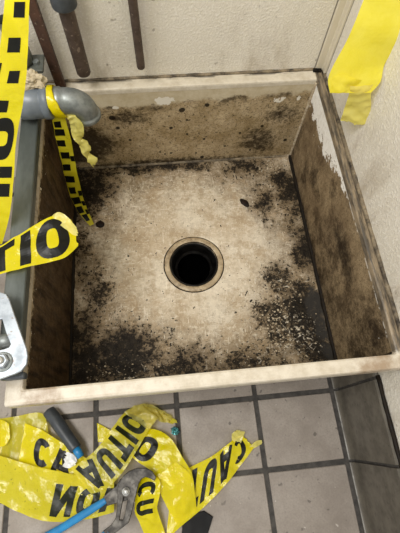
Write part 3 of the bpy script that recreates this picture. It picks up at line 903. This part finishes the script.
TH = 0.245
def arc(cx, cy, rx, ry, a0, a1, n=22):
    o = []
    for k in range(n + 1):
        a = math.radians(a0 + (a1 - a0) * k / n)
        c, s_ = math.cos(a), math.sin(a)
        e = 0.75                                 # squarish round letters
        o.append((cx + rx * math.copysign(abs(c) ** e, c), cy + ry * math.copysign(abs(s_) ** e, s_)))
    return o
def glyph(ch):
    h = TH / 2
    if ch == 'C':
        return 0.74, [arc(0.37, 0.5, 0.37 - h, 0.5 - h, 42, 318)]
    if ch == 'O':
        return 0.76, [arc(0.38, 0.5, 0.38 - h, 0.5 - h, 0, 360, 30)]
    if ch == 'A':
        return 0.86, [[(0.10, 0), (0.40, 0.98)], [(0.46, 0.98), (0.76, 0)], [(0.22, 0.28), (0.64, 0.28)]]
    if ch == 'U':
        return 0.74, [[(h, 1), (h, 0.42)] + arc(0.37, 0.42, 0.37 - h, 0.42 - h, 180, 360)[1:] + [(0.74 - h, 1)]]
    if ch == 'T':
        return 0.70, [[(0, 1 - h), (0.70, 1 - h)], [(0.35, 0), (0.35, 0.95)]]
    if ch == 'I':
        return 0.24, [[(0.12, 0), (0.12, 1)]]
    if ch == 'N':
        return 0.76, [[(h, 0), (h, 1)], [(h + 0.02, 0.96), (0.76 - h - 0.02, 0.04)], [(0.76 - h, 0), (0.76 - h, 1)]]
    if ch == '=':                                # a foot of a letter showing at a fold
        return 0.55, [[(0.15, 0.5), (0.15, 0.5)]]
    return 0.4, []
def strip(pts, th):
    """dense quads along a 2-D polyline"""
    dense = []
    for (a, b) in zip(pts[:-1], pts[1:]):
        L = math.hypot(b[0] - a[0], b[1] - a[1])
        k = max(1, int(L / 0.06))
        for q in range(k):
            dense.append((a[0] + (b[0] - a[0]) * q / k, a[1] + (b[1] - a[1]) * q / k))
    dense.append(pts[-1])
    out = []
    for i, p in enumerate(dense):
        a, b = dense[max(i - 1, 0)], dense[min(i + 1, len(dense) - 1)]
        if i == 0 and abs(pts[0][0] - pts[-1][0]) + abs(pts[0][1] - pts[-1][1]) < 1e-6 and len(pts) > 8:
            a = dense[-2]
        if i == len(dense) - 1 and abs(pts[0][0] - pts[-1][0]) + abs(pts[0][1] - pts[-1][1]) < 1e-6 and len(pts) > 8:
            b = dense[1]
        d = Vector((b[0] - a[0], b[1] - a[1]))
        d.normalize()
        nx, ny = -d.y * th / 2, d.x * th / 2
        out.append([(p[0] + nx * k, p[1] + ny * k) for k in (1, 0.33, -0.33, -1)])
    return out
def lettering(rb, text, t0, t1, w0, w1, mat, parent, origin, lift=0.0005, gap=0.13, th=TH, slant=0.0):
    cells, x = [], 0.0
    for ch in text:
        w, st = glyph(ch)
        cells.append((x, st))
        x += w + gap
    total = x - gap
    for x0, strokes in cells:
        verts, faces = [], []
        for pts in strokes:
            rows = strip(pts, th)
            b = len(verts)
            for r in rows:
                for (px, py) in r:
                    t = t0 + (t1 - t0) * (x0 + px) / total + slant * (py - 0.5)
                    w = w0 + (w1 - w0) * py
                    verts.append(rb.at(t, w, lift))
            for i in range(len(rows) - 1):
                for j in range(3):
                    faces.append((b + i * 4 + j, b + i * 4 + j + 1, b + i * 4 + 5 + j, b + i * 4 + 4 + j))
        mesh_obj('printed_letter', verts, faces, mat, parent, origin=origin)
def marks(rb, rects, mat, parent, origin, lift=0.0005):
    """printed bars given as (t0, t1, w0, w1)"""
    for t0, t1, w0, w1 in rects:
        verts, faces = [], []
        b = 0
        for i in range(7):
            for j in range(5):
                verts.append(rb.at(t0 + (t1 - t0) * i / 6, w0 + (w1 - w0) * j / 4, lift))
        for i in range(6):
            for j in range(4):
                faces.append((b + i * 5 + j, b + i * 5 + j + 1, b + (i + 1) * 5 + j + 1, b + (i + 1) * 5 + j))
        mesh_obj('printed_bar', verts, faces, mat, parent, origin=origin)
TG = 'strips of yellow caution tape'

# hanging strip at the left, close to the camera
t = thing('caution_tape', PD(-8, 240, 0.74), 'folded yellow caution tape strip hanging down past the grey waste pipe', 'tape', TG)
o = tuple(t.location)
La, Ra, Lb, Rb = PD(4, 0, 0.46), PD(29.5, 0, 0.45), PD(8, -60, 0.44), PD(34, -60, 0.43)
ups = []
for k_ in (9.0, 6.0, 3.6, 2.2, 1.0):            # the strip runs on upwards out of view to where it is tied
    row = []
    for p_, q_ in ((La, Lb), (Ra, Rb)):
        e_ = q_ + (q_ - p_) * k_
        row.append(Vector((e_.x, min(e_.y, 0.60), min(e_.z, 1.45))))
    ups.append(tuple(row))
secs = ups + [(PD(8, -60, 0.44), PD(34, -60, 0.43)), (PD(4, 0, 0.46), PD(29.5, 0, 0.45)), (PD(1, 40, 0.49), PD(28.5, 40, 0.48)), (PD(-4, 65, 0.515), PD(27, 65, 0.50)), (PD(-14, 100, 0.55), PD(23.5, 100, 0.54)),
        (PD(-22, 140, 0.60), PD(16.5, 140, 0.59)), (PD(-24, 180, 0.645), PD(13.5, 180, 0.635)), (PD(-26, 215, 0.69), PD(9.6, 215, 0.68)), (PD(-30, 246, 0.74), PD(2, 244, 0.73))]
rb = Ribbon(secs, wr=0.0012, seed=1)
rb.mesh('tape_strip', M['yel'], t, o)
def t_of(rb, v_, w=0.7):           # arc-length position whose pixel row is v_
    best, bt = 1e9, 0
    for k in range(400):
        p = rb.at(k / 399, w)
        d = RM.transposed() @ (p - CAM)
        vv_ = 266.5 - FPX * d.y / -d.z
        if abs(vv_ - v_) < best:
            best, bt = abs(vv_ - v_), k / 399
    return bt
T = lambda v_: t_of(rb, v_)
marks(rb, [(T(2), T(17), 0.40, 0.84), (T(37), T(53), 0.28, 0.72), (T(70), T(83), 0.48, 0.80), (T(63), T(78), 0.0, 0.20), (T(100), T(112), 0.30, 0.62), (T(166), T(178), 0.62, 0.94)], M['ink'], t, o)
lettering(rb, 'O', T(118), T(160), 0.30, 0.92, M['ink'], t, o)
lettering(rb, 'I', T(184), T(196), 0.30, 0.92, M['ink'], t, o)

# torn end lying over the tube on the left
t = thing('caution_tape', P(-40, 262, RIM + 0.022), 'torn yellow caution tape end draped across the zinc square tube into the basin', 'tape', TG)
o = tuple(t.location)
z = RIM + 0.03
secs = [(P(-60, 292, z - 0.005), P(-60, 262, z - 0.005)), (P(-25, 281, z), P(-25, 254, z)), (P(0, 274, z), P(0, 246, z + .004)), (P(25, 268, z + 0.004), P(24, 231, z + 0.012)), (P(50, 262, z + 0.004), P(46, 219, z + 0.014)), (P(66, 257, z), P(58, 216, z + 0.012)), (P(78, 246, z - 0.006), P(71, 220, z + 0.004))]
rb = Ribbon(secs, wr=0.003, seed=2, ragged=(0, 0.003), crease=0.004)
rb.mesh('tape_strip', M['yel'], t, o)
lettering(rb, 'TIO', 0.33, 0.97, 0.07, 0.94, M['ink'], t, o)
secs = [(P(56, 222, z + 0.012), P(52, 216, z + 0.016)), (P(64, 228, z + 0.010), P(58, 212, z + 0.018)), (P(72, 234, z + 0.008), P(66, 216, z + 0.014)), (P(78, 236, z + 0.006), P(77, 228, z + 0.006))]
rb = Ribbon(secs, wr=0.003, seed=3, ragged=(0.002, 0.003), crease=0.006, freq=60)
rb.mesh('torn_edge', M['yel_pale'], t, o)

# tape knotted round the elbow joint, with two tails
t = thing('caution_tape', (0.046, ey, ez), 'narrow yellow caution tape knotted round the elbow joint with two dangling tails', 'tape', TG)
o = tuple(t.location)
verts, faces = [], []
nb, mb = 48, 10
for kq in range(nb):
    a = 2 * math.pi * kq / nb
    for j in range(mb):
        b = 2 * math.pi * j / mb
        w = 0.0105 * (1 + 0.3 * noise.noise((math.cos(a) * 2, math.sin(a) * 2, 3)))
        r = 0.0290 + 0.0016 * math.sin(b) + 0.0008 * noise.noise((a * 3, j, 0))
        x = 0.045 + w * math.cos(b) + 0.012 * (math.sin(a) * -0.7 - math.cos(a) * 0.4)
        verts.append((x, ey + r * math.cos(a), ez + r * math.sin(a)))
for kq in range(nb):
    for j in range(mb):
        faces.append((kq * mb + j, kq * mb + (j + 1) % mb, ((kq + 1) % nb) * mb + (j + 1) % mb, ((kq + 1) % nb) * mb + j))
mesh_obj('tape_band', verts, faces, M['yel'], t, smooth=True, origin=o)
zr = lambda d: RIM + d
secs = [(P(53, 113, zr(.044)), P(63, 112, zr(.046))), (P(52.5, 121, zr(.02)), P(66, 120, zr(.024))), (P(56, 140, zr(-.03)), P(71, 140, zr(-.025))), (P(61, 160, zr(-.085)), P(74.5, 160, zr(-.08))), (P(65.5, 180, zr(-.14)), P(79, 180, zr(-.135))),
        (P(71, 198, zr(-.19)), P(83, 197, zr(-.185))), (P(79, 213, zr(-.228)), P(88, 211, zr(-.225))), (P(90, 226, zr(-.256)), P(94, 224, zr(-.256)))]
rb = Ribbon(secs, wr=0.0022, seed=5, crease=0.003)
rb.mesh('tape_tail', M['yel_dirty'], t, o)
T = lambda v_: t_of(rb, v_, 0.5)
bars = []
for i, vv_ in enumerate((121, 129, 140, 152, 164, 176, 187, 197, 206, 214)):
    bars.append((T(vv_), T(vv_ + 6.5), 0.02 if i % 3 else 0.08, 0.70 if i % 2 else 0.58))
    if i in (3, 6, 7, 8):
        bars.append((T(vv_ + 4), T(vv_ + 9), 0.72, 1.0))
marks(rb, bars, M['ink'], t, o)
secs = [(P(60, 108, zr(.058)), P(66, 104, zr(.062))), (P(65, 115, zr(.044)), P(71, 110, zr(.05))), (P(69, 121, zr(.030)), P(74, 114, zr(.044))), (P(71, 128, zr(.012)), P(81, 122, zr(.034))), (P(72, 136, zr(.000)), P(84, 131, zr(.014))), (P(77, 143, zr(-.012)), P(82, 138, zr(-.008))), (P(80, 146, zr(-.026)), P(87, 141, zr(-.006))),
        (P(82, 153, zr(-.030)), P(91, 149, zr(-.022))), (P(86, 158, zr(-.042)), P(90, 153, zr(-.040))), (P(88, 162, zr(-.052)), P(97, 158, zr(-.040))), (P(92, 166, zr(-.058)), P(97, 162, zr(-.052)))]
rb = Ribbon(secs, wr=0.002, seed=6, ragged=(0, 0.006), crease=0.007, freq=75)
rb.mesh('tape_tail', M['yel_pale'], t, o)

# wide strip hanging in the right-hand corner
t = thing('caution_tape', PD(350, 90, 0.66), 'wide blank yellow caution tape strip hanging in front of the right wall', 'tape', TG)
o = tuple(t.location)
secs = [((WX - 0.002, 0.60, 1.22), (WX - 0.002, 0.525, 1.22)), ((WX - 0.004, 0.59, 1.12), (WX - 0.004, 0.515, 1.12)), (PD(392, -60, 0.54), PD(447, -36, 0.55)), (PD(377, -28, 0.57), PD(432, -6, 0.58)), (PD(363.6, 0, 0.60), PD(416, 18, 0.60)), (PD(354, 24, 0.62), PD(402, 38, 0.62)), (PD(345, 44, 0.64), PD(392, 52, 0.64)), (PD(333, 66, 0.66), PD(384, 66, 0.66)), (PD(328, 80, 0.675), PD(380, 82, 0.67)), (PD(330, 93, 0.69), PD(371, 93, 0.68))]
rb = Ribbon(secs, wr=0.0022, seed=8, crease=0.003, freq=18)
rb.mesh('tape_strip', M['yel_light'], t, o)
secs = [(PD(330, 92, 0.69), PD(331, 78, 0.675)), (PD(338, 93, 0.685), PD(342, 74, 0.66)), (PD(348, 90, 0.68), PD(354, 78, 0.66)), (PD(358, 84, 0.675), PD(362, 80, 0.665))]
rb = Ribbon(secs, wr=0.002, seed=9, crease=0.005, freq=50)
rb.mesh('folded_corner', M['yel_light'], t, o)
secs = [(PD(350, 86, 0.672), PD(374, 84, 0.672)), (PD(349, 94, 0.69), PD(371, 94, 0.685)), (PD(345, 106, 0.72), PD(371, 106, 0.71)), (PD(341, 119, 0.745), PD(369, 120, 0.735)), (PD(341, 122, 0.75), PD(368, 124, 0.745))]
rb = Ribbon(secs, wr=0.003, seed=10, ragged=(0, 0.006), crease=0.006, freq=45)
rb.mesh('torn_edge', M['yel_pale'], t, o)

# ---- heap on the floor
def ftape(label, secs, seed, mat='yel', wr=0.002, crease=0.0055, ragged=(0, 0), freq=40):
    c = P(sum((a[0] + b[0]) / 2 for a, b in secs) / len(secs), sum((a[1] + b[1]) / 2 for a, b in secs) / len(secs), 0.0)
    t = thing('caution_tape', (c.x, c.y, 0.0), label, 'tape', TG)
    rb = Ribbon([(P(*a), P(*b)) for a, b in secs], wr=wr, seed=seed, crease=crease, ragged=ragged, freq=freq)
    rb.mesh('tape_strip', M[mat], t, tuple(t.location))
    return t, rb, tuple(t.location)
# under layer, far left
t, rb, o = ftape('plain folded yellow caution tape on the tiles below the sink corner', [((-45, 470, .006), (-45, 424, .006)), ((-20, 464, .008), (-20, 419, .012)), ((0, 460, .010), (0, 418.5, .016)), ((17, 462, .010), (15, 416.5, .018)), ((34, 464, .008), (42, 413.5, .018)), ((46, 462, .006), (49, 436, .010))], 21, 'yel_clear', crease=0.005)
secs = [((-10, 446, .020), (-10, 420, .024)), ((4, 446, .022), (2, 420, .026)), ((10, 438, .022), (9, 424, .026))]
rb2 = Ribbon([(P(*a), P(*b)) for a, b in secs], wr=0.001, seed=22)
rb2.mesh('folded_corner', M['yel'], t, o)
# strip with C A
t, rb, o = ftape('yellow caution tape showing letters C and A beside the dark handle', [((18, 468, .014), (25, 423, .022)), ((34, 474, .016), (41, 430, .024)), ((52, 480, .016), (58, 440, .024)), ((70, 486, .016), (73, 450, .022)), ((86, 492, .014), (86, 458, .018))], 23, crease=0.0055)
lettering(rb, 'CA', 0.20, 0.76, 0.20, 0.84, M['ink'], t, o)
# lower band with reversed ION
t, rb, o = ftape('long dirty yellow caution tape with reversed letters ION under the pliers', [((-50, 488, .016), (-50, 445, .020)), ((-22, 496, .020), (-22, 450, .026)), ((0, 503, .020), (0, 455.5, .028)), ((33, 518, .018), (30, 465, .030)), ((60, 522, .016), (58, 471, .030)), ((88, 519, .018), (88, 477, .030)), ((114, 512, .018), (114, 480, .028))], 25, 'yel_dirty', crease=0.006)
lettering(rb, 'ION', 0.975, 0.645, 0.10, 0.74, M['ink_back'], t, o, slant=0.05)
# diagonal strip with reversed CAUTIO
t, rb, o = ftape('twisted yellow caution tape with reversed letters AUTIO running up to the torn tip', [((70, 468, .034), (91, 494, .034)), ((85, 459, .036), (107, 488, .036)), ((99, 446, .034), (123, 472, .036)), ((113, 427, .028), (139, 447, .036)), ((124, 413, .020), (150, 428, .030)), ((136, 407, .016), (157, 419, .026)), ((151, 407, .012), (163, 421, .018)), ((165, 414, .008), (168, 423, .010)), ((176, 420, .006), (177, 423, .006))], 27, 'yel_clear', crease=0.005, ragged=(0, 0.003))
lettering(rb, 'AUTIO', 0.03, 0.655, 0.08, 0.90, M['ink_back'], t, o)
secs = [((124, 413, .026), (149, 430, .034)), ((134, 406, .024), (157, 420, .032)), ((146, 404, .020), (163, 421, .024)), ((160, 409, .014), (167, 423, .014)), ((172, 417, .008), (174, 424, .008))]
rb2 = Ribbon([(P(*a), P(*b)) for a, b in secs], wr=0.004, seed=43, crease=0.012, freq=65, ragged=(0.002, 0.003))
rb2.mesh('torn_edge', M['yel_film'], t, o)
secs = [((97, 423, .006), (98, 442, .008)), ((103, 426, .008), (106, 442, .010)), ((110, 430, .010), (114, 440, .012))]
rb2 = Ribbon([(P(*a), P(*b)) for a, b in secs], wr=0.001, seed=44)
rb2.mesh('folded_corner', M['yel'], t, o)
# tail with CAUT at the right
t, rb, o = ftape('yellow caution tape end with upside down letters CAUT and torn tip', [((172, 480, .008), (166, 540, .008)), ((189, 468, .012), (185, 523, .010)), ((212, 456, .014), (204, 507, .010)), ((229, 443, .014), (227, 483, .010)), ((238, 436, .012), (244, 461, .010)), ((243, 436, .010), (254, 447, .008))], 29, crease=0.0055, ragged=(0, 0.002))
lettering(rb, 'CAUT', 0.955, 0.20, 0.08, 0.86, M['ink'], t, o)
for sd, secs in ((31, [((232, 441, .012), (240, 446, .012)), ((232, 434, .014), (243, 437, .014)), ((237, 430, .012), (245, 432, .012))]), (32, [((250, 446, .010), (246, 455, .010)), ((256, 441, .009), (253, 449, .009)), ((262, 440, .007), (262, 444, .007))])):
    rb2 = Ribbon([(P(*a), P(*b)) for a, b in secs], wr=0.0015, seed=sd, crease=0.006, freq=70, ragged=(0, 0.002))
    rb2.mesh('torn_edge', M['yel_pale'], t, o)
# folded middle strip
t, rb, o = ftape('bright yellow caution tape folded over between pliers and the CAUT end', [((126, 452, .022), (146, 428, .018)), ((138, 462, .026), (160, 431, .022)), ((150, 470, .028), (172, 440, .026)), ((156, 478, .030), (183, 458, .028)), ((159, 490, .030), (192, 474, .026)), ((167, 507, .024), (195, 494, .022)), ((178, 526, .016), (197, 511, .014))], 33, crease=0.0055)
lettering(rb, 'O', 0.02, 0.26, 0.05, 0.75, M['ink'], t, o)
secs = [((156, 478, .034), (176, 462, .034)), ((164, 480, .036), (186, 470, .034)), ((170, 486, .036), (192, 477, .032))]
rb2 = Ribbon([(P(*a), P(*b)) for a, b in secs], wr=0.001, seed=34, crease=0.002)
rb2.mesh('folded_corner', M['yel'], t, o)
# crumpled scrap in the plier jaws
t, rb, o = ftape('crumpled yellow caution tape scrap caught in the plier jaws', [((140, 479, .030), (153, 475, .034)), ((137, 487, .034), (160, 481, .038)), ((135, 499, .036), (160, 494, .040)), ((135, 513, .030), (157, 509, .034)), ((141, 526, .020), (161, 520, .022)), ((148, 545, .010), (166, 536, .010))], 35, crease=0.010, freq=42, wr=0.003)
lettering(rb, 'CU', 0.08, 0.55, 0.08, 0.80, M['ink_back'], t, o)

# ------------------------------------------------------------------ tools and scraps on the floor
pz = 0.052
pl = thing('pliers', (P(124, 493, 0).x, P(124, 493, 0).y, 0.0), 'tongue and groove pliers with blue dipped handles lying on the tape', 'pliers')
o = tuple(pl.location)
px = lambda L, z: [P(u, v_, z) for u, v_ in L]
# slotted half with the hooked jaw
outer = px([(117.5, 489), (119, 482), (123, 476), (129, 471), (137, 468), (146, 468), (152, 471), (156, 477), (154.5, 481), (150, 478.5), (145.5, 477), (141.5, 479), (138.5, 484), (137, 491), (134.5, 501), (131.5, 514), (128.5, 523), (122, 528), (114, 534), (107, 538), (103, 531), (111, 525), (115.5, 518), (117, 508), (117.5, 498)], pz)
slot = px([(123.5, 497), (127.8, 498), (124.9, 513), (122.8, 520), (119.4, 520), (120.6, 512)], pz)
plate('slotted_jaw', outer, [slot], 0.007, M['steel'], pl, 0.0012, origin=o)
outer = px([(103, 497), (109, 491.5), (116, 486), (120, 479), (127, 478), (133, 483), (133, 490), (130, 499), (122, 502), (114, 504), (107, 506)], pz - 0.0072)
plate('fixed_jaw', outer, [], 0.007, M['steel'], pl, 0.0012, origin=o)
c = P(126, 491.5, pz)
v, f = lathe([(0.0082, -0.001), (0.0082, 0.0012), (0.0070, 0.0026), (0.0055, 0.0030), (0.0052, 0.0042), (0.003, 0.0054), (0.0001, 0.0058)], 28, c)
mesh_obj('pivot_bolt', v, f, M['bright'], pl, smooth=True, origin=c)
def grip(pts, z0, z1, r):
    pp = [P(u, v_, z0 + (z1 - z0) * i / (len(pts) - 1)) for i, (u, v_) in enumerate(pts)]
    pp = smooth_path(pp, 8)
    rr = [r * min(1.0, 0.78 + i * 0.03) for i in range(len(pp))]
    rr[-1] *= 0.4
    rr[-2] *= 0.8
    v, f = tube(pp, rr, 18, flat=0.75)
    mesh_obj('handle_grip', v, f, M['blue'], pl, smooth=True, origin=o)
grip([(106, 500), (92, 509), (76, 519), (58, 530), (30, 545)], pz - 0.010, 0.014, 0.0078)
grip([(109, 531), (98, 541), (84, 552), (66, 566)], pz - 0.004, 0.012, 0.0078)

# dark tapered handle with blue collar
hd = thing('tool_handle', (P(60, 432, 0).x, P(60, 432, 0).y, 0.0), 'dark grey tapered tool handle with blue collar poking out under the sink', 'handle')
o = tuple(hd.location)
pp = [P(48, 410, .018), P(57, 422, .026), P(66, 435, .030), (P(76, 449, .034))]
v, f = tube(smooth_path(pp, 6), [0.012 + 0.0025 * (1 - abs(i / 18 - 0.3)) if i > 0 else 0.006 for i in range(19)], 24, flat=0.8)
mesh_obj('handle_shaft', v, f, M['grip'], hd, smooth=True, origin=o)
v, f = tube([P(75.5, 448, .034), P(78, 452, .035), P(81, 457, .034)], [0.0085, 0.0085, 0.0075], 24)
mesh_obj('blue_collar', v, f, M['blue'], hd, smooth=True, origin=o)

# white film standing in for glints on the tape, teal foil scrap, black rubber piece
tb = ftape  # (same ribbon builder, other material)
c = P(66, 457, 0)
wf = Ribbon([(P(*a), P(*b)) for a, b in [((63, 466, .028), (67, 452, .030)), ((68, 468, .030), (73, 454, .032)), ((75, 467, .030), (77, 460, .030))]], wr=0.004, seed=41, crease=0.010, freq=80, ragged=(0.003, 0.003))
tag(wf.mesh('glint_film', M['clear'], None, (c.x, c.y, 0.0)), 'white crumpled film added for tape glints between letter A and blue collar', 'scrap')
c = P(175, 431, 0.006)
tag(crumple('foil_scrap', (c.x, c.y, 0.0065), 0.0085, M['foil'], 2, (1, 1.0, 0.7), 0.6), 'tiny shiny teal foil scrap on the tiles at the torn tape tip', 'scrap')
bk = px([(190, 514), (204, 511), (213, 517), (206, 540), (180, 545), (183, 524)], 0.0055)
rp = plate('rubber_piece', bk, [], 0.005, M['rubber'], None, 0.001, origin=(bk[0].x, bk[0].y, 0.0))
tag(rp, 'flat black rubber piece on the tiles under the CAUT tape', 'rubber piece')

for ob in bpy.data.objects:
    if '_o' in ob:
        del ob['_o']
